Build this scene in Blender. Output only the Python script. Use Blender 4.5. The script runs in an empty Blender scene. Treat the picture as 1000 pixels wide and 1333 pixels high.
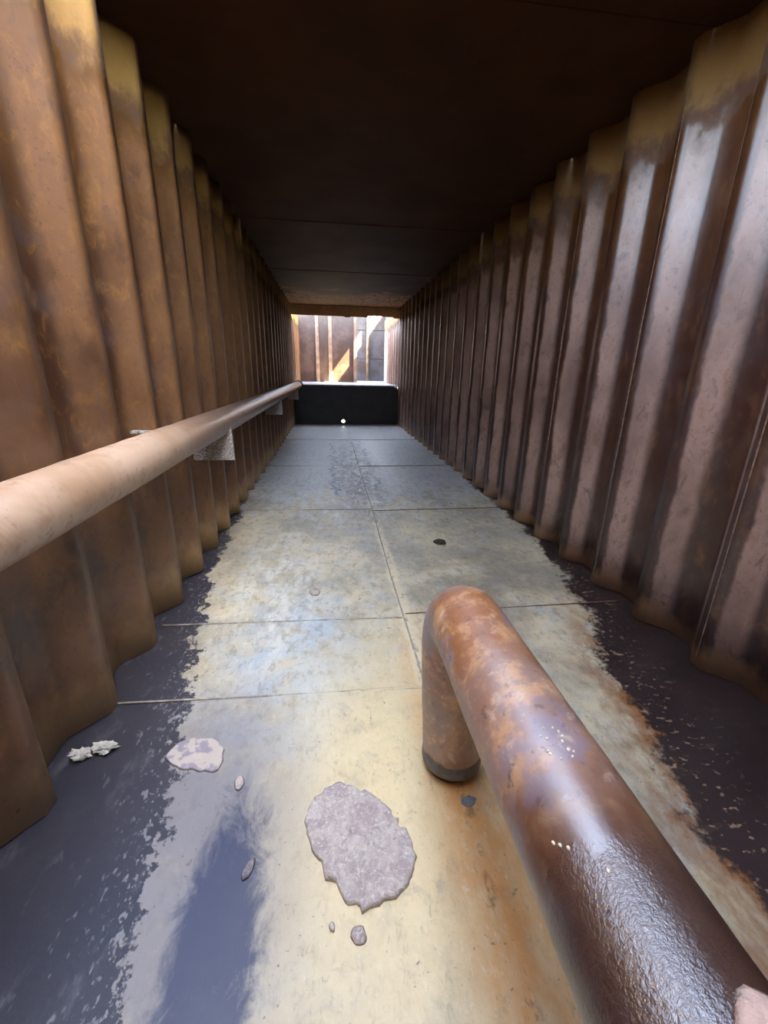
import bpy, bmesh, math, random
from mathutils import Vector, Matrix, noise as mnoise

C = bpy.context.scene.collection
S = bpy.context.scene
random.seed(7)

# ------------------------------------------------------------------ camera
CAM_H, FPX, PITCH, YAW, ROLL = 1.13, 547.5, 0.3226, 0.1276, 0.0198
cam = bpy.data.cameras.new('camera')
camo = bpy.data.objects.new('camera', cam)
C.objects.link(camo)
cam.sensor_fit = 'HORIZONTAL'
cam.sensor_width = 36.0
cam.lens = FPX * 36.0 / 1000.0
cam.clip_start = 0.02
fw = Vector((math.sin(YAW) * math.cos(PITCH), math.cos(YAW) * math.cos(PITCH), -math.sin(PITCH)))
rt = Vector((math.cos(YAW), -math.sin(YAW), 0.0))
up = rt.cross(fw)
r2 = rt * math.cos(ROLL) + up * math.sin(ROLL)
u2 = -rt * math.sin(ROLL) + up * math.cos(ROLL)
m = Matrix((r2, u2, -fw)).transposed().to_4x4()
m.translation = (0, 0, CAM_H)
camo.matrix_world = m
S.camera = camo

# ------------------------------------------------------------------ world, sun, exposure
SUN_DIR = Vector((-0.46, 0.30, -0.60)).normalized()
w = bpy.data.worlds.new('sky')
S.world = w
w.use_nodes = True
wn = w.node_tree
wn.nodes.clear()
sky = wn.nodes.new('ShaderNodeTexSky')
sky.sky_type = 'NISHITA'
sky.sun_disc = False
sky.sun_elevation = math.asin(-SUN_DIR.z)
sky.sun_rotation = math.atan2(-SUN_DIR.x, -SUN_DIR.y)
hs = wn.nodes.new('ShaderNodeHueSaturation')
hs.inputs['Saturation'].default_value = 0.60
bg = wn.nodes.new('ShaderNodeBackground')
bg.inputs['Strength'].default_value = 0.42
wo = wn.nodes.new('ShaderNodeOutputWorld')
wn.links.new(sky.outputs[0], hs.inputs['Color'])
wn.links.new(hs.outputs[0], bg.inputs['Color'])
wn.links.new(bg.outputs[0], wo.inputs['Surface'])

sl = bpy.data.lights.new('sun', 'SUN')
sl.energy = 24.0
sl.angle = math.radians(0.53)
sl.color = (1.0, 0.84, 0.52)
so = bpy.data.objects.new('sun', sl)
C.objects.link(so)
so.rotation_euler = SUN_DIR.to_track_quat('-Z', 'Y').to_euler()
so.location = (4, -2, 8)


def portal(loc, sx, sy, direction):
    l = bpy.data.lights.new('sky_portal', 'AREA')
    l.shape = 'RECTANGLE'
    l.size, l.size_y = sx, sy
    l.cycles.is_portal = True
    o = bpy.data.objects.new('sky_portal', l)
    C.objects.link(o)
    o.location = loc
    o.rotation_euler = Vector(direction).to_track_quat('-Z', 'Y').to_euler()


# the places where daylight enters (portals only guide the sampling of the sky)
portal((-0.15, 0.80, 2.50), 1.4, 2.5, (0, 0, -1))
portal((0.7, 11.9, 2.8), 4.6, 4.4, (0, 0, -1))

S.view_settings.view_transform = 'Standard'
S.view_settings.look = 'None'
S.view_settings.gamma = 1.0
S.view_settings.use_curve_mapping = False
S.view_settings.exposure = 3.2
S.cycles.use_denoising = True
S.cycles.max_bounces = 10
S.cycles.diffuse_bounces = 6
S.cycles.glossy_bounces = 5
S.cycles.sample_clamp_indirect = 6.0

# ------------------------------------------------------------------ helpers


def link(name, bm, mat, parent=None, smooth=True, bevel=0.0):
    me = bpy.data.meshes.new(name)
    bm.normal_update()
    bm.to_mesh(me)
    bm.free()
    me.materials.append(mat)
    for p in me.polygons:
        p.use_smooth = smooth
    o = bpy.data.objects.new(name, me)
    C.objects.link(o)
    if parent is not None:
        o.parent = parent
        o.matrix_parent_inverse = Matrix.Translation(parent.location).inverted()
    if bevel:
        b = o.modifiers.new('bevel', 'BEVEL')
        b.width = bevel
        b.segments = 2
        b.limit_method = 'ANGLE'
        b.angle_limit = math.radians(40)
    return o


def thing(name, loc, label=None, cat=None, group=None, kind=None):
    o = bpy.data.objects.new(name, None)
    o.empty_display_size = 0.1
    C.objects.link(o)
    o.location = loc
    tag(o, label, cat, group, kind)
    return o


def tag(o, label=None, cat=None, group=None, kind=None):
    for k, v in (('label', label), ('category', cat), ('group', group), ('kind', kind)):
        if v:
            o[k] = v
    return o


def add_box(bm, x0, x1, y0, y1, z0, z1):
    v = [bm.verts.new((x, y, z)) for z in (z0, z1) for x, y in ((x0, y0), (x1, y0), (x1, y1), (x0, y1))]
    for f in ((3, 2, 1, 0), (4, 5, 6, 7), (0, 1, 5, 4), (1, 2, 6, 5), (2, 3, 7, 6), (3, 0, 4, 7)):
        bm.faces.new([v[i] for i in f])


def box(x0, x1, y0, y1, z0, z1):
    bm = bmesh.new()
    add_box(bm, x0, x1, y0, y1, z0, z1)
    return bm


def add_prism(bm, pts, z0, z1):
    a = [bm.verts.new((x, y, z0)) for x, y in pts]
    b = [bm.verts.new((x, y, z1)) for x, y in pts]
    n = len(pts)
    bm.faces.new(a[::-1])
    bm.faces.new(b)
    for i in range(n):
        bm.faces.new((a[i], a[(i + 1) % n], b[(i + 1) % n], b[i]))


def tube(path, radii, n=40, rough=0.0, seed=0.0, caps=True):
    """a swept round tube through the points of path"""
    bm = bmesh.new()
    rings = []
    path = [Vector(p) for p in path]
    side = None
    for i, p in enumerate(path):
        t = (path[min(i + 1, len(path) - 1)] - path[max(i - 1, 0)]).normalized()
        if side is None:
            side = t.orthogonal().normalized()
        side = (side - t * side.dot(t)).normalized()
        s2 = t.cross(side)
        r = radii[i] if isinstance(radii, (list, tuple)) else radii
        ring = []
        for k in range(n):
            a = 2 * math.pi * k / n
            d = side * math.cos(a) + s2 * math.sin(a)
            q = p + d * r
            if rough:
                q += d * rough * (mnoise.noise(q * 9 + Vector((seed, 0, 0))) + 0.5 * mnoise.noise(q * 31 + Vector((seed, 5, 0))))
            ring.append(bm.verts.new(q))
        rings.append(ring)
    for a, b in zip(rings, rings[1:]):
        for k in range(n):
            bm.faces.new((a[k], a[(k + 1) % n], b[(k + 1) % n], b[k]))
    if caps:
        bm.faces.new(rings[0][::-1])
        bm.faces.new(rings[-1])
    bmesh.ops.recalc_face_normals(bm, faces=bm.faces)
    return bm


class NT:
    """small helper to write node materials"""

    def __init__(s, name):
        s.mat = bpy.data.materials.new(name)
        s.mat.use_nodes = True
        s.t = s.mat.node_tree
        s.t.nodes.clear()
        s.out = s.n('ShaderNodeOutputMaterial')
        s.b = s.n('ShaderNodeBsdfPrincipled')
        s.l(s.b.outputs[0], s.out.inputs['Surface'])
        g = s.n('ShaderNodeNewGeometry')
        s.pos = g.outputs['Position']
        sp = s.n('ShaderNodeSeparateXYZ')
        s.l(s.pos, sp.inputs[0])
        s.x, s.y, s.z = sp.outputs

    def n(s, t):
        return s.t.nodes.new(t)

    def l(s, a, b):
        if isinstance(a, (int, float)):
            b.default_value = a
        elif isinstance(a, tuple):
            b.default_value = a if len(a) == len(b.default_value) else a + (1.0,)
        else:
            s.t.links.new(a, b)

    def m(s, op, a, b=0.0, c=None, clamp=False):
        q = s.n('ShaderNodeMath')
        q.operation = op
        q.use_clamp = clamp
        s.l(a, q.inputs[0])
        s.l(b, q.inputs[1])
        if c is not None:
            s.l(c, q.inputs[2])
        return q.outputs[0]

    def add(s, a, b): return s.m('ADD', a, b)
    def sub(s, a, b): return s.m('SUBTRACT', a, b)
    def mul(s, a, b, clamp=False): return s.m('MULTIPLY', a, b, clamp=clamp)

    def noise(s, scale, detail=4.0, rough=0.55, stretch=(1, 1, 1), off=(0, 0, 0), dist=0.0):
        mp = s.n('ShaderNodeMapping')
        s.l(s.pos, mp.inputs['Vector'])
        mp.inputs['Scale'].default_value = stretch
        mp.inputs['Location'].default_value = off
        q = s.n('ShaderNodeTexNoise')
        s.l(mp.outputs[0], q.inputs['Vector'])
        q.inputs['Scale'].default_value = scale
        q.inputs['Detail'].default_value = detail
        q.inputs['Roughness'].default_value = rough
        q.inputs['Distortion'].default_value = dist
        return q.outputs['Fac']

    def cells(s, scale, stretch=(1, 1, 1), feature='F1'):
        mp = s.n('ShaderNodeMapping')
        s.l(s.pos, mp.inputs['Vector'])
        mp.inputs['Scale'].default_value = stretch
        q = s.n('ShaderNodeTexVoronoi')
        q.feature = feature
        s.l(mp.outputs[0], q.inputs['Vector'])
        q.inputs['Scale'].default_value = scale
        return q.outputs['Distance']

    def step(s, v, a, b):
        """smooth 0..1 as v goes from a to b (a may exceed b)"""
        q = s.n('ShaderNodeMapRange')
        q.interpolation_type = 'SMOOTHSTEP'
        s.l(v, q.inputs['Value'])
        if a <= b:
            fa, fb, ta, tb = a, b, 0.0, 1.0
        else:
            fa, fb, ta, tb = b, a, 1.0, 0.0
        q.inputs['From Min'].default_value = fa
        q.inputs['From Max'].default_value = fb
        q.inputs['To Min'].default_value = ta
        q.inputs['To Max'].default_value = tb
        return q.outputs['Result']

    def mix(s, f, a, b):
        q = s.n('ShaderNodeMix')
        q.data_type = 'RGBA'
        s.l(f, q.inputs['Factor'])
        s.l(a, q.inputs[6])
        s.l(b, q.inputs[7])
        return q.outputs[2]

    def curve(s, v, pts, vmax, lo, hi):
        """piecewise line through pts (v, value)"""
        q = s.n('ShaderNodeFloatCurve')
        c = q.mapping.curves[0]
        P = [(a / vmax, (b - lo) / (hi - lo)) for a, b in pts]
        while len(c.points) < len(P):
            c.points.new(0.5, 0.5)
        for p, (a, b) in zip(c.points, P):
            p.location = (a, b)
            p.handle_type = 'AUTO'
        q.mapping.update()
        s.l(s.m('DIVIDE', v, vmax, clamp=True), q.inputs['Value'])
        return s.m('MULTIPLY_ADD', q.outputs[0], hi - lo, lo)

    def blob(s, cx, cy, rx, ry, soft=0.6):
        """1 inside an ellipse on the floor, fading out"""
        a = s.m('DIVIDE', s.sub(s.x, cx), rx)
        b = s.m('DIVIDE', s.sub(s.y, cy), ry)
        d = s.m('SQRT', s.add(s.mul(a, a), s.mul(b, b)))
        return s.step(d, 1.0 + soft, max(0.0, 1.0 - soft))

    def finish(s, color, rough, bump=None, strength=0.3, dist=0.01, spec=0.5, coat=None, ior=1.5):
        s.b.inputs['IOR'].default_value = ior
        s.l(color, s.b.inputs['Base Color'])
        s.l(rough, s.b.inputs['Roughness'])
        s.l(spec, s.b.inputs['Specular IOR Level'])
        if coat is not None:
            s.l(coat, s.b.inputs['Coat Weight'])
            s.b.inputs['Coat Roughness'].default_value = 0.25
        if bump is not None:
            q = s.n('ShaderNodeBump')
            q.inputs['Strength'].default_value = strength
            q.inputs['Distance'].default_value = dist
            s.l(bump, q.inputs['Height'])
            s.l(q.outputs[0], s.b.inputs['Normal'])
        return s.mat


# ------------------------------------------------------------------ materials
def mat_floor():
    t = NT('worn_painted_steel_floor')
    n1 = t.noise(2.2, 5, 0.6)
    n2 = t.noise(7, 6, 0.65, off=(3, 1, 0))
    n3 = t.noise(34, 4, 0.6)
    n4 = t.noise(9, 5, 0.7, stretch=(1.0, 0.45, 1), off=(7, 2, 0))
    # pale worn middle
    c = t.mix(t.step(n1, 0.35, 0.65), (0.72, 0.60, 0.38), (0.42, 0.36, 0.25))
    c = t.mix(t.mul(t.step(n2, 0.45, 0.7), 0.6), c, (0.52, 0.54, 0.52))
    c = t.mix(t.mul(t.step(t.add(t.y, t.mul(t.sub(n4, 0.5), 5.0)), 3.3, 4.3), 0.6), c, (0.74, 0.77, 0.82))  # skylight on the far floor painted in as a paler, bluer tone
    # bluish worn band left of the middle and pale scuffs
    c = t.mix(t.mul(t.blob(-0.16, 1.45, 0.22, 0.55, 0.7), t.step(n2, 0.3, 0.6)), c, (0.50, 0.57, 0.60))
    c = t.mix(t.mul(t.blob(-0.30, 2.1, 0.2, 0.8, 0.7), t.step(n4, 0.42, 0.62)), c, (0.74, 0.70, 0.58))
    n5 = t.noise(22, 6, 0.75, stretch=(1, 0.6, 1), off=(2, 6, 0))
    c = t.mix(t.mul(t.step(n5, 0.50, 0.36), 0.55), c, (0.27, 0.225, 0.16))
    c = t.mix(t.mul(t.step(n5, 0.54, 0.68), 0.4), c, (0.80, 0.74, 0.60))
    # warm light pool painted in yellow, and orange staining, around the pipe leg
    wm = t.mul(t.blob(0.18, 0.85, 0.36, 0.60, 0.75), t.step(n2, 0.15, 0.55))
    c = t.mix(t.mul(wm, 0.85), c, (0.88, 0.69, 0.36))
    om = t.mul(t.blob(0.36, 0.75, 0.09, 0.75, 0.8), t.step(n4, 0.25, 0.65))
    c = t.mix(t.mul(om, 0.9), c, (0.72, 0.32, 0.08))
    n6 = t.noise(48, 6, 0.8, stretch=(1.2, 0.55, 1), off=(9, 1, 0), dist=0.5)
    n7 = t.noise(11, 6, 0.75, off=(1, 7, 0), dist=0.6)
    c = t.mix(t.mul(t.step(n6, 0.53, 0.66), t.mul(t.step(n7, 0.42, 0.60), 0.55)), c, (0.36, 0.25, 0.14))
    c = t.mix(t.mul(t.step(n6, 0.46, 0.34), t.mul(t.step(n7, 0.55, 0.42), 0.5)), c, (0.90, 0.80, 0.60))
    c = t.mix(t.mul(t.step(n7, 0.54, 0.70), 0.4), c, (0.40, 0.33, 0.25))
    # rust streak following the long seam
    d = t.m('ABSOLUTE', t.sub(t.x, t.add(0.345, t.mul(t.sub(n2, 0.5), 0.10))))
    ys = t.mul(t.step(t.y, 4.5, 3.0), t.step(t.y, 1.0, 1.5))
    c = t.mix(t.mul(t.step(d, 0.045, 0.012), t.mul(ys, 0.85)), c, (0.82, 0.68, 0.44))
    c = t.mix(t.mul(t.step(d, 0.022, 0.004), t.mul(t.step(n5, 0.5, 0.6), 0.6)), c, (0.14, 0.10, 0.06))
    # brown wash right of the seam and at the dark border
    c = t.mix(t.mul(t.blob(0.85, 2.05, 0.4, 0.5, 0.8), t.mul(t.step(n1, 0.35, 0.6), 0.6)), c, (0.25, 0.19, 0.13))
    gm = t.mul(t.blob(-0.40, 0.72, 0.26, 0.55, 0.65), t.step(n2, 0.05, 0.5))
    c = t.mix(t.mul(gm, 0.85), c, (0.23, 0.205, 0.215))
    # soft shadow painted dark slate with a ragged edge, left of the middle
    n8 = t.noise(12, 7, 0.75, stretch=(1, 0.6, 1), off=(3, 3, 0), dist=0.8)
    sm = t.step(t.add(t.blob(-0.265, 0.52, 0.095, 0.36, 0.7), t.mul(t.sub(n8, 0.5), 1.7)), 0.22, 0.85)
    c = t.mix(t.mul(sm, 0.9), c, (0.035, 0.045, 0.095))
    # flaking dark crust in the far middle
    fm = t.mul(t.blob(0.28, 5.2, 0.25, 1.9, 0.55), t.step(t.noise(13, 6, 0.75, stretch=(1, 0.4, 1), dist=1.0), 0.47, 0.57))
    c = t.mix(t.mul(t.blob(0.28, 5.0, 0.26, 2.0, 0.6), t.mul(t.step(n2, 0.3, 0.6), 0.55)), c, (0.26, 0.23, 0.19))
    c = t.mix(t.mul(fm, 0.85), c, (0.07, 0.06, 0.055))
    wig = t.add(t.x, t.mul(t.sub(t.noise(3.2, 4, 0.7, stretch=(0.3, 1, 1), off=(0, 4, 0)), 0.5), 0.55))
    cm = t.m('MAXIMUM', t.step(t.m('ABSOLUTE', t.sub(wig, 0.02)), 0.020, 0.010), t.step(t.m('ABSOLUTE', t.sub(wig, 0.46)), 0.018, 0.009))
    cm = t.mul(cm, t.mul(t.step(t.y, 3.5, 4.2), t.mul(t.step(t.y, 7.6, 6.6), t.step(n4, 0.38, 0.5))))
    c = t.mix(t.mul(cm, 0.9), c, (0.05, 0.045, 0.045))
    # pits and specks
    sp = t.mul(t.step(t.noise(75, 3, 0.6), 0.66, 0.72), t.step(n2, 0.35, 0.55))
    c = t.mix(t.mul(sp, 0.65), c, (0.12, 0.09, 0.06))
    big = t.step(t.noise(26, 3, 0.6, off=(4, 4, 0)), 0.69, 0.74)
    c = t.mix(t.mul(big, 0.6), c, (0.16, 0.115, 0.08))
    # intact dark paint along both walls, its ragged edge and the pale flecks in it
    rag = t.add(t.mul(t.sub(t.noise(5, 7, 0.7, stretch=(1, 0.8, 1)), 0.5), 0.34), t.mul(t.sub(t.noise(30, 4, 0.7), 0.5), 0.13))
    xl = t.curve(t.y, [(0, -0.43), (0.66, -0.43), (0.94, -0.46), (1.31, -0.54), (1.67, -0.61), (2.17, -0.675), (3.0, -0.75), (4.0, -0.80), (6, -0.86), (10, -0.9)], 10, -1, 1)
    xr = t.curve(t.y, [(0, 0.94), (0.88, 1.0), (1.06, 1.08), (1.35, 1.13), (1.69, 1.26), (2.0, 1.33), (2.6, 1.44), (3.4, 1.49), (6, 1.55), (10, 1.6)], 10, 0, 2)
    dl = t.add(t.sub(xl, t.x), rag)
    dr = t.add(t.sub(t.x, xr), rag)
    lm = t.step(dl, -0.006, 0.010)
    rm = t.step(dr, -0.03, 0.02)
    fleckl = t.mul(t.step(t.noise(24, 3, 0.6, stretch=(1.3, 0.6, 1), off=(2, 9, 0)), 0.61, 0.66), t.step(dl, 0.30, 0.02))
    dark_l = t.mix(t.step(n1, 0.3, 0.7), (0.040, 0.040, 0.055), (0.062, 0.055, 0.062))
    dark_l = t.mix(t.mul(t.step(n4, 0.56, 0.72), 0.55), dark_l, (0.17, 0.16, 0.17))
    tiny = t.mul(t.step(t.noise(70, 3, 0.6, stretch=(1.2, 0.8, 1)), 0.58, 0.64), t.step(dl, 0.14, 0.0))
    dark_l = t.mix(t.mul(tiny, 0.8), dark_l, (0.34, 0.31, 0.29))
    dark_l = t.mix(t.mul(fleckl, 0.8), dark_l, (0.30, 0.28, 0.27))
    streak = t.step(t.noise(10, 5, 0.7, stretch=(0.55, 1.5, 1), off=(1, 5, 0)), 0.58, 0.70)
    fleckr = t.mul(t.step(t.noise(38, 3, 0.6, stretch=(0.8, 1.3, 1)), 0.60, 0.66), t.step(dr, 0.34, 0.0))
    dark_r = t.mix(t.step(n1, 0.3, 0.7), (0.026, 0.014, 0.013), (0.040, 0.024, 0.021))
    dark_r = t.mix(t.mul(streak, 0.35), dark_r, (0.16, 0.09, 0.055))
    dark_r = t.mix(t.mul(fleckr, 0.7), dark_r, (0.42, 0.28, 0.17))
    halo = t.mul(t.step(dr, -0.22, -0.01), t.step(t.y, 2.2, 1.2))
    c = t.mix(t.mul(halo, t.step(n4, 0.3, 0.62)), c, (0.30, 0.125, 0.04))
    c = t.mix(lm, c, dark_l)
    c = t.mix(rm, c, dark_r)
    bump = t.add(t.mul(n3, 0.4), t.add(t.mul(n2, 0.6), t.mul(t.m('MAXIMUM', lm, rm), 0.35)))
    bump = t.add(t.add(bump, t.mul(n6, 0.5)), t.mul(t.m('MAXIMUM', fm, cm), 0.8))
    rough = t.m('MULTIPLY_ADD', n2, 0.3, 0.27)
    return t.finish(c, rough, bump, 0.35, 0.006, 0.5)


def mat_wall(side):
    t = NT('rusted_wall_steel_' + side)
    n1 = t.noise(2.6, 5, 0.6, stretch=(1, 1, 0.6))
    n2 = t.noise(9, 6, 0.65, stretch=(1, 1, 0.7), off=(2, 0, 4))
    n3 = t.noise(45, 4, 0.6)
    blot = t.noise(5.0, 4, 0.6, off=(0, 3, 8), dist=0.6)
    if side == 'left':
        low, mid, top = (0.150, 0.070, 0.034), (0.045, 0.016, 0.005), (0.10, 0.040, 0.004)
        grey, pale, lit_tone = (0.070, 0.042, 0.036), (0.28, 0.13, 0.030), (0.20, 0.092, 0.036)
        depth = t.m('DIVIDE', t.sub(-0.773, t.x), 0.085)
    else:
        low, mid, top = (0.030, 0.007, 0.004), (0.044, 0.010, 0.003), (0.10, 0.032, 0.003)
        grey, pale, lit_tone = (0.050, 0.020, 0.017), (0.20, 0.08, 0.024), (0.43, 0.26, 0.195)
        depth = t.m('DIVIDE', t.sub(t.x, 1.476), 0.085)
    zz = t.add(t.z, t.mul(t.sub(n1, 0.5), 0.9))
    c = t.mix(t.step(zz, 0.3, 0.9), low, mid)
    c = t.mix(t.step(zz, 1.3, 2.1), c, top)
    c = t.mix(t.mul(t.step(blot, 0.50, 0.60), t.mul(t.step(zz, 2.2, 1.5), 0.75)), c, grey)
    # light on the proud parts of the corrugation painted in, valleys kept darker
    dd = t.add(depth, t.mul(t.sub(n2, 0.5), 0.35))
    lit_mask = t.mul(t.step(dd, 0.95, 0.62), t.step(dd, 0.02, 0.16) if side == 'right' else 1.0)
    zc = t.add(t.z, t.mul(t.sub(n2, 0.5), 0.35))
    lit_mask = t.mul(lit_mask, t.step(zc, 2.10, 1.98))
    c = t.mix(t.mul(lit_mask, t.m('MULTIPLY_ADD', t.step(n1, 0.3, 0.6), 0.5, 0.35)), c, lit_tone)
    n4 = t.noise(18, 6, 0.75, stretch=(1, 1, 0.6), off=(4, 8, 2), dist=0.8)
    c = t.mix(t.mul(t.step(n4, 0.52, 0.68), 0.5), c, pale)
    c = t.mix(t.mul(t.step(n4, 0.46, 0.32), 0.6), c, grey)
    pit = t.step(t.noise(85, 4, 0.7, off=(2, 2, 5)), 0.60, 0.66)
    c = t.mix(t.mul(t.mul(pit, t.step(n1, 0.35, 0.6)), 0.7), c, (0.045, 0.022, 0.016))
    c = t.mix(t.mul(t.step(n2, 0.52, 0.72), 0.4), c, pale)
    c = t.mix(t.mul(t.step(n2, 0.46, 0.30), 0.55), c, (0.04, 0.017, 0.009))
    # pale mineral crust at the foot and yellow crust at the head of the sheets
    zf = t.add(t.z, t.mul(t.sub(n2, 0.5), 0.3 if side == 'left' else 0.22))
    c = t.mix(t.mul(t.step(zf, 0.26 if side == 'left' else 0.12, 0.03), 0.8), c, (0.62, 0.40, 0.19) if side == 'left' else (0.52, 0.30, 0.15))
    head = t.step(zc, 2.02, 2.14)
    c = t.mix(t.mul(t.step(zc, 2.14, 2.24), 0.6), c, (0.34, 0.18, 0.03))
    # black scab spots
    c = t.mix(t.mul(t.step(t.noise(28, 4, 0.7, off=(1, 1, 1)), 0.66, 0.72), 0.7), c, (0.03, 0.02, 0.018))
    rough = t.m('MULTIPLY_ADD', n2, 0.3, 0.27 if side == 'right' else 0.32)
    rough = t.m('MAXIMUM', rough, t.mul(head, 0.8))
    bump = t.add(t.mul(n2, 0.5), t.mul(n3, 0.35))
    return t.finish(c, rough, bump, 0.22, 0.006, 0.5, None, 1.95 if side == 'right' else 1.62)


def mat_ceiling():
    t = NT('dark_rusted_ceiling_steel')
    n1 = t.noise(2.5, 5, 0.6)
    n2 = t.noise(18, 5, 0.6)
    c = t.mix(t.step(n1, 0.3, 0.7), (0.042, 0.016, 0.006), (0.064, 0.026, 0.009))
    c = t.mix(t.mul(t.step(n2, 0.42, 0.58), t.mul(t.step(t.add(t.y, t.mul(t.sub(n1, 0.5), 3.0)), 7.9, 8.4), 0.7)), c, (0.30, 0.135, 0.04))  # warm bounce light at the far end painted in as ragged orange
    c = t.mix(t.mul(t.step(n2, 0.55, 0.7), 0.4), c, (0.05, 0.027, 0.013))
    return t.finish(c, 0.7, t.add(n2, n1), 0.3, 0.006, 0.08)


def mat_pipe():
    t = NT('rusted_pipe_steel')
    n1 = t.noise(4.5, 5, 0.6)
    n2 = t.noise(14, 6, 0.7, off=(5, 0, 2))
    n3 = t.noise(80, 3, 0.6)
    c = t.mix(t.step(n1, 0.36, 0.62), (0.32, 0.11, 0.028), (0.30, 0.17, 0.12))
    c = t.mix(t.mul(t.step(n2, 0.48, 0.64), 0.75), c, (0.60, 0.31, 0.13))
    c = t.mix(t.mul(t.step(n2, 0.45, 0.32), 0.8), c, (0.13, 0.055, 0.026))
    c = t.mix(t.mul(t.step(t.noise(7, 4, 0.6, off=(9, 3, 1)), 0.53, 0.64), 0.75), c, (0.26, 0.20, 0.23))
    c = t.mix(t.mul(t.step(t.noise(24, 6, 0.75, off=(6, 1, 7), dist=0.8), 0.55, 0.68), 0.6), c, (0.66, 0.46, 0.32))
    # dark glossy skin on the length nearest the viewer
    yy = t.add(t.y, t.mul(t.sub(n1, 0.5), 0.2))
    near = t.step(yy, 0.46, 0.22)
    c = t.mix(t.mul(t.step(t.noise(48, 4, 0.7, off=(3, 3, 3)), 0.60, 0.68), 0.7), c, (0.10, 0.05, 0.03))
    c = t.mix(t.mul(near, 0.93), c, (0.035, 0.014, 0.010))
    rough = t.m('MULTIPLY_ADD', near, -0.14, t.m('MULTIPLY_ADD', n2, 0.25, 0.34))
    flake = t.mul(t.noise(210, 3, 0.7, off=(0, 2, 0), dist=0.4), t.step(t.add(yy, t.mul(t.sub(n3, 0.5), 0.05)), 0.29, 0.25))
    bump = t.add(t.add(t.mul(n2, 0.16), t.mul(n3, 0.22)), t.mul(flake, 1.5))
    return t.finish(c, rough, bump, 0.3, 0.005, 0.5, None, 2.1)


def mat_rail():
    t = NT('rusted_rail_steel')
    n1 = t.noise(4.0, 5, 0.6)
    n2 = t.noise(20, 6, 0.7)
    n3 = t.noise(90, 3, 0.6)
    c = t.mix(t.step(n1, 0.36, 0.62), (0.42, 0.25, 0.14), (0.56, 0.38, 0.25))
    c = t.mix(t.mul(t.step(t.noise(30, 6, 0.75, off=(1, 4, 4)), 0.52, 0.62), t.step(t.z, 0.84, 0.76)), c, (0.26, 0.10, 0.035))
    c = t.mix(t.mul(t.step(t.noise(9, 6, 0.7, off=(2, 7, 1), dist=0.6), 0.50, 0.66), 0.6), c, (0.34, 0.17, 0.075))
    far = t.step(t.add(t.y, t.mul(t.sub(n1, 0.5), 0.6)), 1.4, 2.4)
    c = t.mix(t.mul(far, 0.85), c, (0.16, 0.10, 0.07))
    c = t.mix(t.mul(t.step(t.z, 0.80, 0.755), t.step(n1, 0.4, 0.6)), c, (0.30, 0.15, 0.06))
    c = t.mix(t.mul(t.step(n2, 0.58, 0.68), 0.5), c, (0.15, 0.08, 0.045))
    rough = t.m('MULTIPLY_ADD', far, -0.12, t.m('MULTIPLY_ADD', n2, 0.2, 0.35))
    return t.finish(c, rough, t.add(t.mul(n2, 0.4), t.mul(n3, 0.15)), 0.2, 0.004, 0.5, None, 2.1)


def mat_simple(name, ca, cb, scale=12, rough=0.5, bump=0.35, lo=0.4, hi=0.6, dist=0.005):
    t = NT(name)
    n1 = t.noise(scale, 5, 0.65)
    n2 = t.noise(scale * 4, 4, 0.65)
    c = t.mix(t.step(n1, lo, hi), ca, cb)
    return t.finish(c, rough, t.add(n1, t.mul(n2, 0.5)), bump, dist, 0.5)


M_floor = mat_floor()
M_wl, M_wr = mat_wall('left'), mat_wall('right')
M_ceil = mat_ceiling()
M_pipe, M_rail = mat_pipe(), mat_rail()
M_bulk = mat_simple('dark_bulkhead_steel', (0.010, 0.008, 0.008), (0.022, 0.017, 0.016), 4, 0.5)
M_ledge = mat_simple('pale_ledge_steel', (0.50, 0.50, 0.50), (0.32, 0.31, 0.31), 8, 0.4)
M_weld = mat_simple('pale_weld_bead', (0.50, 0.45, 0.34), (0.32, 0.26, 0.19), 30, 0.5)
M_rustweld = mat_simple('rusted_weld_bead', (0.16, 0.08, 0.05), (0.28, 0.18, 0.13), 60, 0.4, 0.8)
M_back = mat_simple('back_wall_rust', (0.045, 0.020, 0.013), (0.075, 0.04, 0.03), 4, 0.42)
M_post = mat_simple('pale_rib_rust', (0.16, 0.09, 0.055), (0.24, 0.16, 0.11), 6, 0.45)
M_beam = mat_simple('tan_rust_beam', (0.56, 0.32, 0.13), (0.66, 0.42, 0.19), 5, 0.7)
M_outer = mat_simple('outer_panel_steel', (0.055, 0.035, 0.03), (0.08, 0.07, 0.075), 3, 0.4)
def mat_scale():
    t = NT('crusted_scale')
    a = t.noise(16, 6, 0.75, dist=0.7)
    b = t.noise(85, 5, 0.8, off=(3, 3, 0), dist=0.5)
    c = t.mix(t.step(a, 0.36, 0.64), (0.52, 0.40, 0.36), (0.74, 0.62, 0.52))
    c = t.mix(t.mul(t.step(b, 0.52, 0.60), 0.8), c, (0.86, 0.78, 0.66))
    c = t.mix(t.mul(t.step(b, 0.44, 0.32), 0.7), c, (0.30, 0.22, 0.21))
    return t.finish(c, 0.8, t.add(a, b), 0.8, 0.008)


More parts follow.
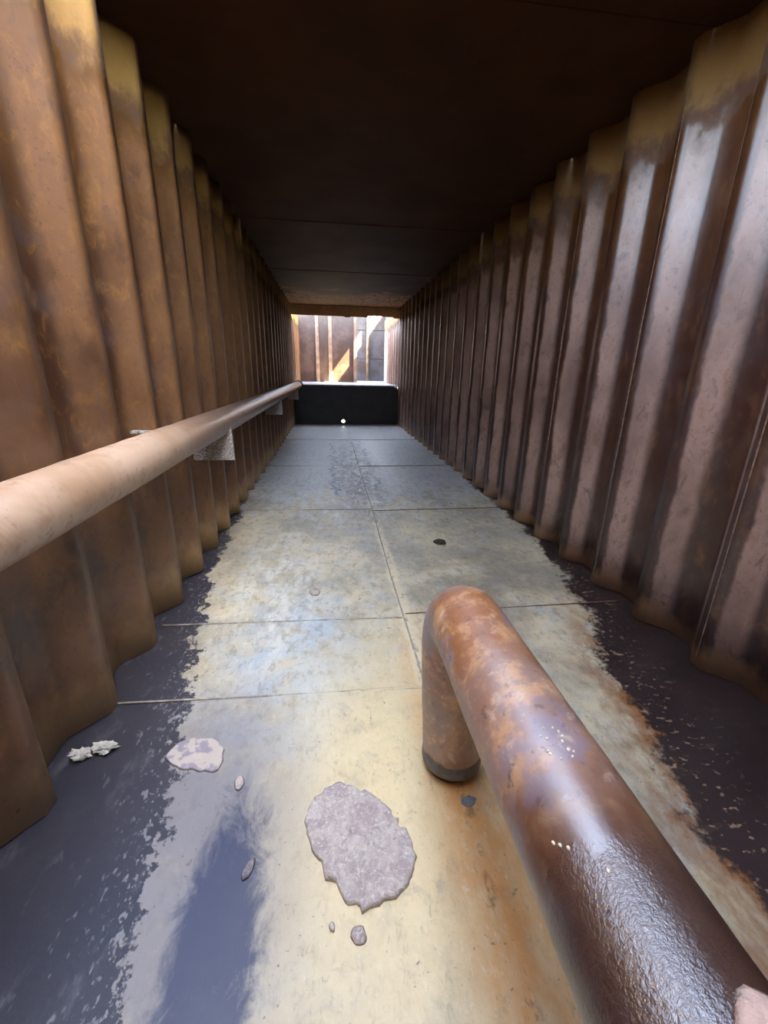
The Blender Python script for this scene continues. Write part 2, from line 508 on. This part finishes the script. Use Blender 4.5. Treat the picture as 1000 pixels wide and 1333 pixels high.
M_scale = mat_scale()
M_stone = mat_simple('pale_scale', (0.34, 0.28, 0.29), (0.56, 0.46, 0.37), 22, 0.7, 0.6, 0.44, 0.52)
M_chip = mat_simple('slate_paint', (0.16, 0.17, 0.20), (0.24, 0.25, 0.28), 30, 0.5)
M_grit = mat_simple('grey_grit', (0.20, 0.17, 0.18), (0.36, 0.31, 0.30), 60, 0.8, 0.8)
M_foil = mat_simple('crumpled_foil', (0.75, 0.70, 0.58), (0.60, 0.56, 0.48), 40, 0.28)
M_bare = mat_simple('bare_grey_steel', (0.10, 0.085, 0.078), (0.17, 0.15, 0.14), 20, 0.6)
M_bracket = mat_simple('speckled_bracket', (0.26, 0.20, 0.165), (0.62, 0.55, 0.48), 110, 0.55, 0.8, 0.42, 0.6)
M_pink = mat_simple('pale_pink_crust', (0.62, 0.42, 0.33), (0.30, 0.24, 0.21), 35, 0.7, 0.8, 0.5, 0.7)
M_fleck = mat_simple('cream_fleck', (0.72, 0.60, 0.42), (0.85, 0.76, 0.6), 50, 0.6)
M_ground = mat_simple('outside_concrete', (0.40, 0.37, 0.32), (0.50, 0.47, 0.42), 2, 0.85)
M_hole = mat_simple('black_pit', (0.02, 0.015, 0.012), (0.06, 0.035, 0.02), 60, 0.8)

# ------------------------------------------------------------------ setting
XL, XR, ZC = -0.773, 1.476, 2.403         # ridge planes of the two walls, ceiling
DEP, PITCHW = 0.085, 0.360
Y0, YB, YE = -1.30, 9.555, 11.85           # front edge, bulkhead, back wall

# --- floor: steel plates with open joints and weld beads
floor = thing('floor', (0.35, 4.0, 0.0), kind='structure')


XS = 0.335                                 # the long joint of the floor plates


def plate(x0, x1, y0, y1, dz):
    bm = bmesh.new()
    nx, ny = max(2, int((x1 - x0) / 0.15)), max(2, int((y1 - y0) / 0.15))
    g = 0.0016
    grid = []
    for j in range(ny + 1):
        row = []
        for i in range(nx + 1):
            gl, gr = (0.0002 if y0 < 0 and abs(e - XS) < 1e-6 else g for e in (x0, x1))
            x = x0 + gl + (x1 - x0 - gl - gr) * i / nx
            y = y0 + g + (y1 - y0 - 2 * g) * j / ny
            z = dz + 0.006 * (mnoise.noise(Vector((x * 1.7, y * 1.1, dz * 90))) - 0.5)
            row.append(bm.verts.new((x, y, min(z, 0.002))))
        grid.append(row)
    for j in range(ny):
        for i in range(nx):
            bm.faces.new((grid[j][i], grid[j][i + 1], grid[j + 1][i + 1], grid[j + 1][i]))
    top = bm.faces[:]
    ext = bmesh.ops.extrude_face_region(bm, geom=top)
    for v in [e for e in ext['geom'] if isinstance(e, bmesh.types.BMVert)]:
        v.co.z = -0.05
    bmesh.ops.recalc_face_normals(bm, faces=bm.faces)
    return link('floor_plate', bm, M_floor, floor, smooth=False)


cutsL = [Y0, 1.28, 1.765, 3.46, 5.22, 7.3, 12.9]
cutsR = [Y0, 1.79, 3.41, 5.18, 7.3, 12.9]
cutsL[-1] = cutsR[-1] = YB + 0.02
k = 0
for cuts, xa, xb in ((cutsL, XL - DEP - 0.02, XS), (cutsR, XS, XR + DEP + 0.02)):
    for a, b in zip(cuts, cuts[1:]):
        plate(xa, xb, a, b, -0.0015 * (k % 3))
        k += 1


def bead(pts, r, mat, parent, name='weld_seam', sd=0.0):
    P, Rr = [], []
    for (x0, y0, z0), (x1, y1, z1) in zip(pts, pts[1:]):
        L = math.dist((x0, y0, z0), (x1, y1, z1))
        n = max(2, int(L / 0.025))
        for i in range(n):
            f = i / n
            p = Vector((x0 + (x1 - x0) * f, y0 + (y1 - y0) * f, z0 + (z1 - z0) * f))
            P.append(p)
            Rr.append(r * (0.75 + 0.6 * abs(mnoise.noise(p * 14 + Vector((sd, 0, 0))))))
    P.append(Vector(pts[-1]))
    Rr.append(r)
    return link(name, tube(P, Rr, 6), mat, parent)


for i, y in enumerate(cutsL[1:-1]):
    bead([(XL - 0.02, y + 0.02, -0.001), (-0.1, y, -0.003), (XS - 0.01, y - 0.015, -0.003)], 0.0042 if y < 3 else 0.0035, M_weld, floor, sd=i)
for i, y in enumerate(cutsR[1:-1]):
    bead([(XS + 0.01, y - 0.01, -0.001), (0.9, y, -0.001), (XR + 0.02, y + 0.01, -0.001)], 0.004, M_rustweld, floor, sd=i + 20)
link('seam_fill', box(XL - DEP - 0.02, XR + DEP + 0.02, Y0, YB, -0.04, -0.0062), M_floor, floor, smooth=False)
bead([(XS, 1.28, -0.002), (XS, 1.5, -0.002), (XS - 0.006, 2.2, -0.002), (XS + 0.004, 3.4, -0.002), (XS, 7.0, -0.002)], 0.005, M_weld, floor, sd=40)


# --- corrugated side walls, one sheet per corrugation
def wall_side(name, x, sgn, mat, phase, y_start, y_end):
    """sgn=-1: the wall on the left, its valleys lie at x - DEP"""
    root = thing(name, (x + sgn * DEP, (y_start + y_end) / 2, 0.0), kind='structure')
    n0 = math.floor((y_start - phase) / PITCHW)
    n1 = math.ceil((y_end - phase) / PITCHW)
    for k in range(n0, n1):
        yb = phase + k * PITCHW          # far corner of the ridge of the sheet before
        j = lambda: random.uniform(-0.006, 0.006)
        # along +y: far slope of the last ridge, valley, facing slope, ridge
        prof = [(0.0, 0.0), (0.012, 0.012), (0.080 + j(), DEP - 0.010), (0.098, DEP), (0.205 + j(), DEP), (0.224, DEP - 0.010),
                (0.300 + j(), 0.010), (0.314, 0.0), (PITCHW, 0.0)]
        bm = bmesh.new()
        nz = 9
        rows = []
        for iz in range(nz + 1):
            z = ZC * iz / nz
            row = []
            for py, pd in prof:
                yy = yb + py
                edge = py in (0.0, PITCHW)
                d = 0.0 if edge else 0.007 * mnoise.noise(Vector((yy * 3.1, z * 1.7, 11.0 + sgn)))
                wob = 0.010 * mnoise.noise(Vector((z * 0.9, yb * 2.0 if not edge else 0.0, 3.0 * sgn)))
                row.append(bm.verts.new((x + sgn * (pd + d), yy + (0 if edge else wob), z)))
            rows.append(row)
        for a, b in zip(rows, rows[1:]):
            for i in range(len(prof) - 1):
                q = (a[i], a[i + 1], b[i + 1], b[i])
                bm.faces.new(q if sgn > 0 else q[::-1])
        o = link('corrugated_sheet', bm, mat, root)
        s = o.modifiers.new('thickness', 'SOLIDIFY')
        s.thickness = 0.004
        s.offset = -1 if sgn > 0 else -1
    return root


wl = wall_side('wall_left', XL, -1, M_wl, 1.305, Y0, YE)
wr = wall_side('wall_right', XR, 1, M_wr, 1.305, Y0, YE + 0.1)
# rough vertical weld runs on the right wall where sheets are joined
for yy in (1.305 - 0.02, 1.305 + 0.7, 1.305 + 1.42):
    bead([(XR - 0.001, yy, 0.03), (XR - 0.003, yy + 0.004, 1.2), (XR - 0.001, yy, 2.25)], 0.0045, M_rustweld, wr, sd=yy)
# outside skin behind each wall keeps daylight out of the corrugations
link('backing_plate', box(XL - DEP - 0.05, XL - DEP - 0.02, Y0, YE + 0.1, -0.05, ZC + 0.02), M_bulk, wl, smooth=False)
link('backing_plate', box(XR + DEP + 0.02, XR + DEP + 0.05, Y0, YE + 0.15, -0.05, ZC + 0.02), M_bulk, wr, smooth=False)

# --- ceiling plates
ceil = thing('ceiling', (0.35, 6.5, ZC), kind='structure')
CX0, CX1 = XL - DEP - 0.05, XR + DEP + 0.05
HX0, HX1, HY0, HY1 = -0.76, 0.46, -0.35, 1.95
for a in ((CX0, HX0, Y0, HY1), (HX1, CX1, Y0, HY1), (HX0, HX1, Y0, HY0)):
    link('ceiling_plate', box(a[0], a[1], a[2], a[3], ZC + 0.004, ZC + 0.03), M_ceil, ceil, smooth=False)
cc = [1.95, 3.0, 4.5, 5.27, 6.5, 8.4, 9.758]
for i, (a, b) in enumerate(zip(cc, cc[1:])):
    dz = 0.006 * (i % 2)
    link('ceiling_plate', box(CX0, CX1, a + 0.003, b - 0.003, ZC + dz, ZC + 0.03 + dz), M_ceil, ceil, smooth=False)
# a downstand beam, rusted through on the right, ends the ceiling; beyond it the far end is open to the sky
bm = bmesh.new()
low = [(CX0, 2.245), (0.70, 2.240), (0.80, 2.235)]
for i in range(12):
    low.append((0.83 + 0.047 * i, 2.252 + random.uniform(0.0, 0.022)))
low += [(1.39, 2.235), (CX1, 2.235)]
pr = low + [(CX1, ZC + 0.07), (CX0, ZC + 0.07)]
A = [bm.verts.new((x, 9.75, z - 0.028)) for x, z in pr]
B = [bm.verts.new((x, 9.78, z - 0.028)) for x, z in pr]
bm.faces.new(A)
bm.faces.new(B[::-1])
for i in range(len(pr)):
    bm.faces.new((A[i], B[i], B[(i + 1) % len(pr)], A[(i + 1) % len(pr)]))
bmesh.ops.recalc_face_normals(bm, faces=bm.faces)
link('ceiling_beam', bm, M_beam, ceil, smooth=False)
link('ceiling_lug', box(0.33, 0.45, 9.70, 9.77, 2.195, 2.222), M_bulk, ceil, smooth=False, bevel=0.01)

wf = thing('wall_front', (0.35, Y0, 0.0), kind='structure')
link('end_plate', box(CX0, CX1, Y0 - 0.03, Y0, -0.03, ZC + 0.03), M_bulk, wf, smooth=False)

# --- back wall with its ribs, and the outer panel seen through the gap at the right
back = thing('wall_back', (0.0, YE, 0.8), kind='structure')
for x0, x1, dy, mt in ((-0.90, -0.36, 0.03, M_back), (-0.27, -0.03, 0.025, M_back), (0.07, 0.63, 0.02, M_back)):
    link('back_panel', box(x0 - 0.01, x1 + 0.01, YE + dy, YE + dy + 0.02, 0.80, 2.60), mt, back, smooth=False)
for x0, x1, dy in ((-0.36, -0.27, -0.05), (-0.03, 0.07, -0.04), (0.63, 0.71, -0.06)):
    link('back_rib', box(x0, x1, YE + dy, YE + 0.05, 0.80, 2.60), M_post, back, smooth=False, bevel=0.012)
YO, ZO = 13.9, 2.70
outer = thing('wall_outer', (1.1, YO, 0.8), kind='structure')
for i in range(4):
    xa = -0.74 + 0.62 * i
    for za, zb in ((0.8, 1.48), (1.495, 2.30), (2.315, ZO)):
        link('outer_panel', box(xa + 0.004, xa + 0.616, YO, YO + 0.03, za, zb), M_outer, outer, smooth=False, bevel=0.004)
link('backing_plate', box(-0.8, 1.74, YO + 0.032, YO + 0.05, 0.75, ZO - 0.02), M_bulk, outer, smooth=False)
link('standpipe', tube([(1.17, YO - 0.06, 0.80), (1.17, YO - 0.06, ZO)], 0.05, 16), M_post, outer)

# --- bulkhead step with its ledge and drain hole
bulk = thing('bulkhead', (0.35, YB, 0.0), kind='structure')
HZ, HX, HR = 0.062, 0.272, 0.036
bm = bmesh.new()
x0, x1, z0, z1 = XL - DEP - 0.01, XR + DEP + 0.01, -0.03, 0.815
N = 48
inner, outerv = [], []
for i in range(N):
    a = 2 * math.pi * (i + 0.5) / N
    c, s = math.cos(a), math.sin(a)
    inner.append((HX + HR * c, HZ + HR * s))
    tt = min((x1 - HX) / c if c > 1e-9 else 1e9, (x0 - HX) / c if c < -1e-9 else 1e9, (z1 - HZ) / s if s > 1e-9 else 1e9, (z0 - HZ) / s if s < -1e-9 else 1e9)
    outerv.append((HX + tt * c, HZ + tt * s))
for y, flip in ((YB, False), (YB + 0.02, True)):
    A = [bm.verts.new((x, y, z)) for x, z in inner]
    B = [bm.verts.new((x, y, z)) for x, z in outerv]
    for i in range(N):
        q = (A[i], B[i], B[(i + 1) % N], A[(i + 1) % N])
        bm.faces.new(q[::-1] if flip else q)
    if not flip:
        A0 = A
    else:
        for i in range(N):
            bm.faces.new((A0[i], A0[(i + 1) % N], A[(i + 1) % N], A[i]))
for x, z in ((x0, z0), (x1, z0), (x0, z1), (x1, z1)):
    pass
link('face_plate', bm, M_bulk, bulk, smooth=False)
# corner fillers are covered by the ledge; the rim of the hole is a welded ring
ring = [(HX + (HR + 0.004) * math.cos(2 * math.pi * i / 24), YB - 0.003, HZ + (HR + 0.004) * math.sin(2 * math.pi * i / 24)) for i in range(25)]
link('drain_rim', tube(ring, 0.006, 8), M_bulk, bulk)
bm = bmesh.new()
nx = 26
front = [(x0 + (x1 - x0) * i / nx, YB - 0.02 + random.uniform(-0.008, 0.008)) for i in range(nx + 1)]
add_prism(bm, front + [(x1, YE + 0.1), (1.74, YE + 0.1), (1.74, YO + 0.05), (x0, YO + 0.05), (x0, YE + 0.1)], 0.815, 0.835)
link('ledge_plate', bm, M_ledge, bulk, smooth=False)
link('side_stiffener', box(XL + 0.005, XL + 0.03, YB - 0.10, YB, 0.0, 0.62), M_bulk, bulk, smooth=False, bevel=0.004)

# --- outside: ground, and unseen walls added on the right to block and shape the sun
g = link('ground', box(-14, 14, -14, 40, -0.9, -0.8), M_ground, smooth=False)
tag(g, kind='structure')
nb = link('wall_sun_block', box(1.85, 2.0, -1.5, 5.0, -0.8, 6.2), M_back, smooth=False)  # added out of view to keep the sun out of the near hatch
tag(nb, kind='structure')
fb = thing('wall_sun_slit', (1.77, 12.2, -0.8), kind='structure')  # added out of view; its gap shapes the sun band on the back wall
for za, zb in ((-0.8, 2.87), (3.35, 6.4)):
    link('sun_block_sheet', box(1.75, 1.79, 8.4, 16.0, za, zb), M_back, fb, smooth=False)
for ya in (8.4, 15.92):  # posts added to carry the upper sun-blocking sheet
    link('sun_block_post', box(1.79, 1.87, ya, ya + 0.08, -0.8, 6.4), M_back, fb, smooth=False)

# ------------------------------------------------------------------ things
# --- floor pipe: horizontal pipe on a leg, bottom right
PX, PZ, PR, PY = 0.318, 0.552, 0.088, 0.935
pipe = thing('floor_pipe', (PX + 0.02, PY, 0.0), 'thick rusted steel pipe bent down onto a leg at the lower right', 'pipe')
BR = 0.105
path = [(PX, -0.55 + 0.02 * i, PZ) for i in range(int((PY - BR + 0.55) / 0.02))]
path += [(PX, PY - BR + BR * math.sin(a), PZ - BR + BR * math.cos(a)) for a in [math.radians(x) for x in range(0, 91, 6)]]
xl_ = PX + 0.02
path += [(PX + 0.02 * f, PY, PZ - BR - (PZ - BR - 0.085) * f) for f in [i / 14 for i in range(1, 15)]]
link('pipe_run', tube(path, PR, 56, 0.0015, 2.0), M_pipe, pipe)
leg = [(xl_, PY, 0.088 - 0.01 * i) for i in range(6)]
link('bare_foot', tube(leg, [PR * 0.995] * 5 + [PR * 0.985], 48, 0.0012, 5.0), M_bare, pipe)
link('floor_stub', tube([(xl_, PY + 0.012, 0.045), (xl_, PY + 0.012, -0.01)], PR * 0.80, 32), M_hole, pipe)
ringp = [(PX + (PR + 0.001) * math.cos(2 * math.pi * i / 40), PY - BR - 0.03, PZ + (PR + 0.001) * math.sin(2 * math.pi * i / 40)) for i in range(41)]


def on_pipe(y, ang, lift=0.0):
    a = math.radians(ang)
    return Vector((PX + (PR + lift) * math.cos(a), y, PZ + (PR + lift) * math.sin(a)))


def lump(c, n, u, v, ru, rv, h, seed, seg=14, rings=4):
    """an irregular low lump lying on a surface with normal n"""
    bm = bmesh.new()
    n, u, v = Vector(n).normalized(), Vector(u).normalized(), Vector(v).normalized()
    mid = bm.verts.new(Vector(c) + n * h)
    prev = None
    for r in range(1, rings + 1):
        f = r / rings
        ring = []
        for k in range(seg):
            a = 2 * math.pi * k / seg
            q = 1 + 0.26 * mnoise.noise(Vector((math.cos(a) * 1.4 + seed, math.sin(a) * 1.4, seed)))
            p = Vector(c) + u * ru * f * q * math.cos(a) + v * rv * f * q * math.sin(a)
            hh = h * (1 - f ** 3) * (0.8 + 0.5 * mnoise.noise(p * 60)) if r < rings else -0.002
            ring.append(bm.verts.new(p + n * hh))
        if prev is None:
            for k in range(seg):
                bm.faces.new((mid, ring[k], ring[(k + 1) % seg]))
        else:
            for k in range(seg):
                bm.faces.new((prev[k], ring[k], ring[(k + 1) % seg], prev[(k + 1) % seg]))
        prev = ring
    bm.faces.new(prev[::-1])
    bmesh.ops.recalc_face_normals(bm, faces=bm.faces)
    return bm


def join_lumps(specs):
    out = bmesh.new()
    for s in specs:
        b = lump(*s)
        me = bpy.data.meshes.new('tmp')
        b.to_mesh(me)
        b.free()
        out.from_mesh(me)
        bpy.data.meshes.remove(me)
    return out


rng = random.Random(5)
specs = []
for i in range(13):
    y, a = 0.43 + rng.uniform(-0.03, 0.025), 99 + rng.uniform(-13, 11)
    p = on_pipe(y, a)
    nn = p - Vector((PX, y, PZ))
    specs.append((p, nn, (0, 1, 0), nn.cross(Vector((0, 1, 0))), rng.uniform(.002, .0042), rng.uniform(.0016, .0034), 0.0018, i * 3.1, 8, 2))
for i, (y, a) in enumerate(((0.312, 137), (0.305, 132), (0.318, 141), (0.27, 114))):
    p = on_pipe(y, a)
    nn = p - Vector((PX, y, PZ))
    specs.append((p, nn, (0, 1, 0), nn.cross(Vector((0, 1, 0))), .004, .003, 0.002, i * 2.3 + 50, 8, 2))
tag(link('paint_flecks', join_lumps(specs), M_fleck, pipe), 'small cream flecks on top of the pipe', kind='stuff')

p = on_pipe(0.128, 74)
nn = p - Vector((PX, 0.128, PZ))
tag(link('crust_patch', lump(p, nn, (0, 1, 0), nn.cross(Vector((0, 1, 0))), 0.044, 0.040, 0.011, 2.0, 22, 6), M_pink, pipe), 'pale pink crust on the pipe at the lower right corner')

# --- wall rail along the left wall
RX, RZ, RR = -0.670, 0.820, 0.0775
rail = thing('wall_rail', (RX, 1.2, RZ - RR), 'long rusted steel pipe rail running along the left corrugated wall', 'rail')
path = [(RX, -0.9 + 0.05 * i, RZ) for i in range(int((YB - 0.02 + 0.9) / 0.05) + 1)]
link('rail_pipe', tube(path, RR, 40, 0.002, 8.0), M_rail, rail)
link('end_collar', tube([(RX, YB - 0.16, RZ), (RX, YB - 0.02, RZ)], RR * 1.25, 32), M_bulk, rail)
for i, yb in enumerate((0.2, 2.62, 5.4, 8.2)):
    bm = bmesh.new()
    pts = [(XL - 0.05, 0.60), (RX + 0.085, 0.60), (RX + 0.078, 0.80), (XL - 0.05, 0.80)]
    a = [bm.verts.new((x, yb, z)) for x, z in pts]
    b = [bm.verts.new((x, yb + 0.014, z)) for x, z in pts]
    bm.faces.new(a)
    bm.faces.new(b[::-1])
    for q in range(4):
        bm.faces.new((a[q], b[q], b[(q + 1) % 4], a[(q + 1) % 4]))
    bmesh.ops.recalc_face_normals(bm, faces=bm.faces)
    o = link('bracket', bm, M_bracket, rail, smooth=False, bevel=0.003)
    if i == 1:
        o['label'] = 'pale speckled bracket plate under the rail'
for yb in (1.86,):
    link('fixing_strap', box(XL - 0.05, RX - 0.03, yb, yb + 0.03, RZ + 0.045, RZ + 0.058), M_bracket, rail, smooth=False, bevel=0.003)

# --- loose scale, chips and scraps lying on the floor
UZ, UX, UY = (0, 0, 1), (1, 0, 0), (0, 1, 0)


def outline_slab(name, pts, h, mat, label, cat, sub=3, jag=0.006, seed=0.0, group=None):
    """a broken flat slab with a ragged outline and a lumpy top"""
    n = len(pts)
    ring = []
    for i in range(n):
        p0, p1, p2, p3 = [Vector(pts[(i + q) % n]).to_3d() for q in (-1, 0, 1, 2)]
        for s in range(sub):
            t = s / sub
            q = 0.5 * ((2 * p1) + (p2 - p0) * t + (2 * p0 - 5 * p1 + 4 * p2 - p3) * t * t + (3 * p1 - p0 - 3 * p2 + p3) * t ** 3)
            ring.append(q + Vector((mnoise.noise(q * 45 + Vector((seed, 0, 0))), mnoise.noise(q * 45 + Vector((0, seed, 9))), 0)) * jag)
    cx = sum((p for p in ring), Vector()) / len(ring)
    bm = bmesh.new()
    mid = bm.verts.new(cx + Vector((0, 0, h)))
    prev = None
    for f in (0.15, 0.3, 0.45, 0.6, 0.75, 0.87, 0.96, 1.0, 1.012):
        row = []
        for p in ring:
            q = cx + (p - cx) * f
            if f < 1.0:
                z = h * (0.75 + 0.7 * mnoise.noise(q * 30 + Vector((0, 0, seed))) + 0.35 * mnoise.noise(q * 75))
            else:
                z = h * 0.7 if f == 1.0 else -0.004
            row.append(bm.verts.new((q.x, q.y, z)))
        m_ = len(row)
        for k in range(m_):
            if prev is None:
                bm.faces.new((mid, row[k], row[(k + 1) % m_]))
            else:
                bm.faces.new((prev[k], row[k], row[(k + 1) % m_], prev[(k + 1) % m_]))
        prev = row
    bm.faces.new(prev[::-1])
    bmesh.ops.recalc_face_normals(bm, faces=bm.faces)
    o = link(name, bm, mat)
    return tag(o, label, cat, group)


outline_slab('scale_slab', [(0.02, 0.895), (0.108, 0.851), (0.156, 0.772), (0.184, 0.704), (0.154, 0.641), (0.052, 0.601), (0.002, 0.635), (-0.051, 0.704), (-0.088, 0.809), (-0.056, 0.88)],
             0.013, M_scale, 'large rounded slab of crusted grey-pink scale on the floor left of the pipe leg', 'scale', 8, 0.016, 3.0)
outline_slab('scale_slab', [(-0.452, 1.112), (-0.374, 1.086), (-0.350, 1.036), (-0.361, 0.984), (-0.418, 0.996), (-0.466, 1.008), (-0.520, 1.045), (-0.5, 1.093)],
             0.009, M_stone, 'pale flat flake of scale at the edge of the dark paint on the left', 'scale', 5, 0.008, 6.0)


def loose(name, x, y, ru, rv, h, mat, label, cat, rot=0.0, seed=0.0, group=None):
    u = Vector((math.cos(rot), math.sin(rot), 0))
    v = Vector((-math.sin(rot), math.cos(rot), 0))
    o = link(name, lump((x, y, 0.0), UZ, u, v, ru, rv, h, seed, 16, 5), mat)
    return tag(o, label, cat, group)


loose('scale_chip', -0.218, 0.712, 0.012, 0.024, 0.008, M_grit, 'small oval grey chip lying in the painted slate shadow near the viewer', 'chip', -0.35, 1.0)
loose('scale_chip', -0.284, 0.942, 0.014, 0.024, 0.009, M_stone, 'small pale chip between the flat flake and the large slab', 'chip', 0.1, 2.0)
loose('scale_chip', 0.036, 0.560, 0.017, 0.018, 0.006, M_scale, 'small round crust just below the large scale slab', 'chip', 0.5, 3.0)
loose('scale_chip', -0.020, 0.580, 0.007, 0.009, 0.005, M_stone, 'tiny pale crumb beside the round crust below the slab', 'chip', 0.2, 4.0)
loose('paint_chip', 0.358, 0.818, 0.026, 0.016, 0.003, M_chip, 'flat blue-grey paint chip in front of the pipe leg', 'chip', 0.2, 5.0)
loose('rust_chip', 0.746, 2.675, 0.045, 0.05, 0.012, M_hole, 'small dark rusty chip on the pale floor beyond the pipe, right of the seam', 'chip', 0.1, 6.0)
loose('scale_chip', -0.105, 2.038, 0.028, 0.04, 0.006, M_stone, 'pale blister flake on the floor left of the long seam, beyond the two close joints', 'chip', 0.1, 7.0)

foil = thing('foil_scrap', (-0.74, 1.085, 0.0), 'crumpled shiny foil scrap on dark paint close to the left wall', 'scrap')


def crumple(cx, cy, sx, sy, h, seed):
    bm = bmesh.new()
    bmesh.ops.create_icosphere(bm, subdivisions=3, radius=1.0)
    for v in bm.verts:
        q = 1 + 0.95 * mnoise.noise(v.co * 3.4 + Vector((seed, 0, 0)))
        v.co = Vector((cx + v.co.x * sx * q, cy + v.co.y * sy * q, max(-0.001, h * 0.55 + v.co.z * h * 0.6 * q)))
    return bm


link('foil_lump', crumple(-0.775, 1.078, 0.026, 0.020, 0.020, 1.0), M_foil, foil, smooth=False)
link('foil_lump', crumple(-0.715, 1.098, 0.030, 0.018, 0.022, 4.0), M_foil, foil, smooth=False)
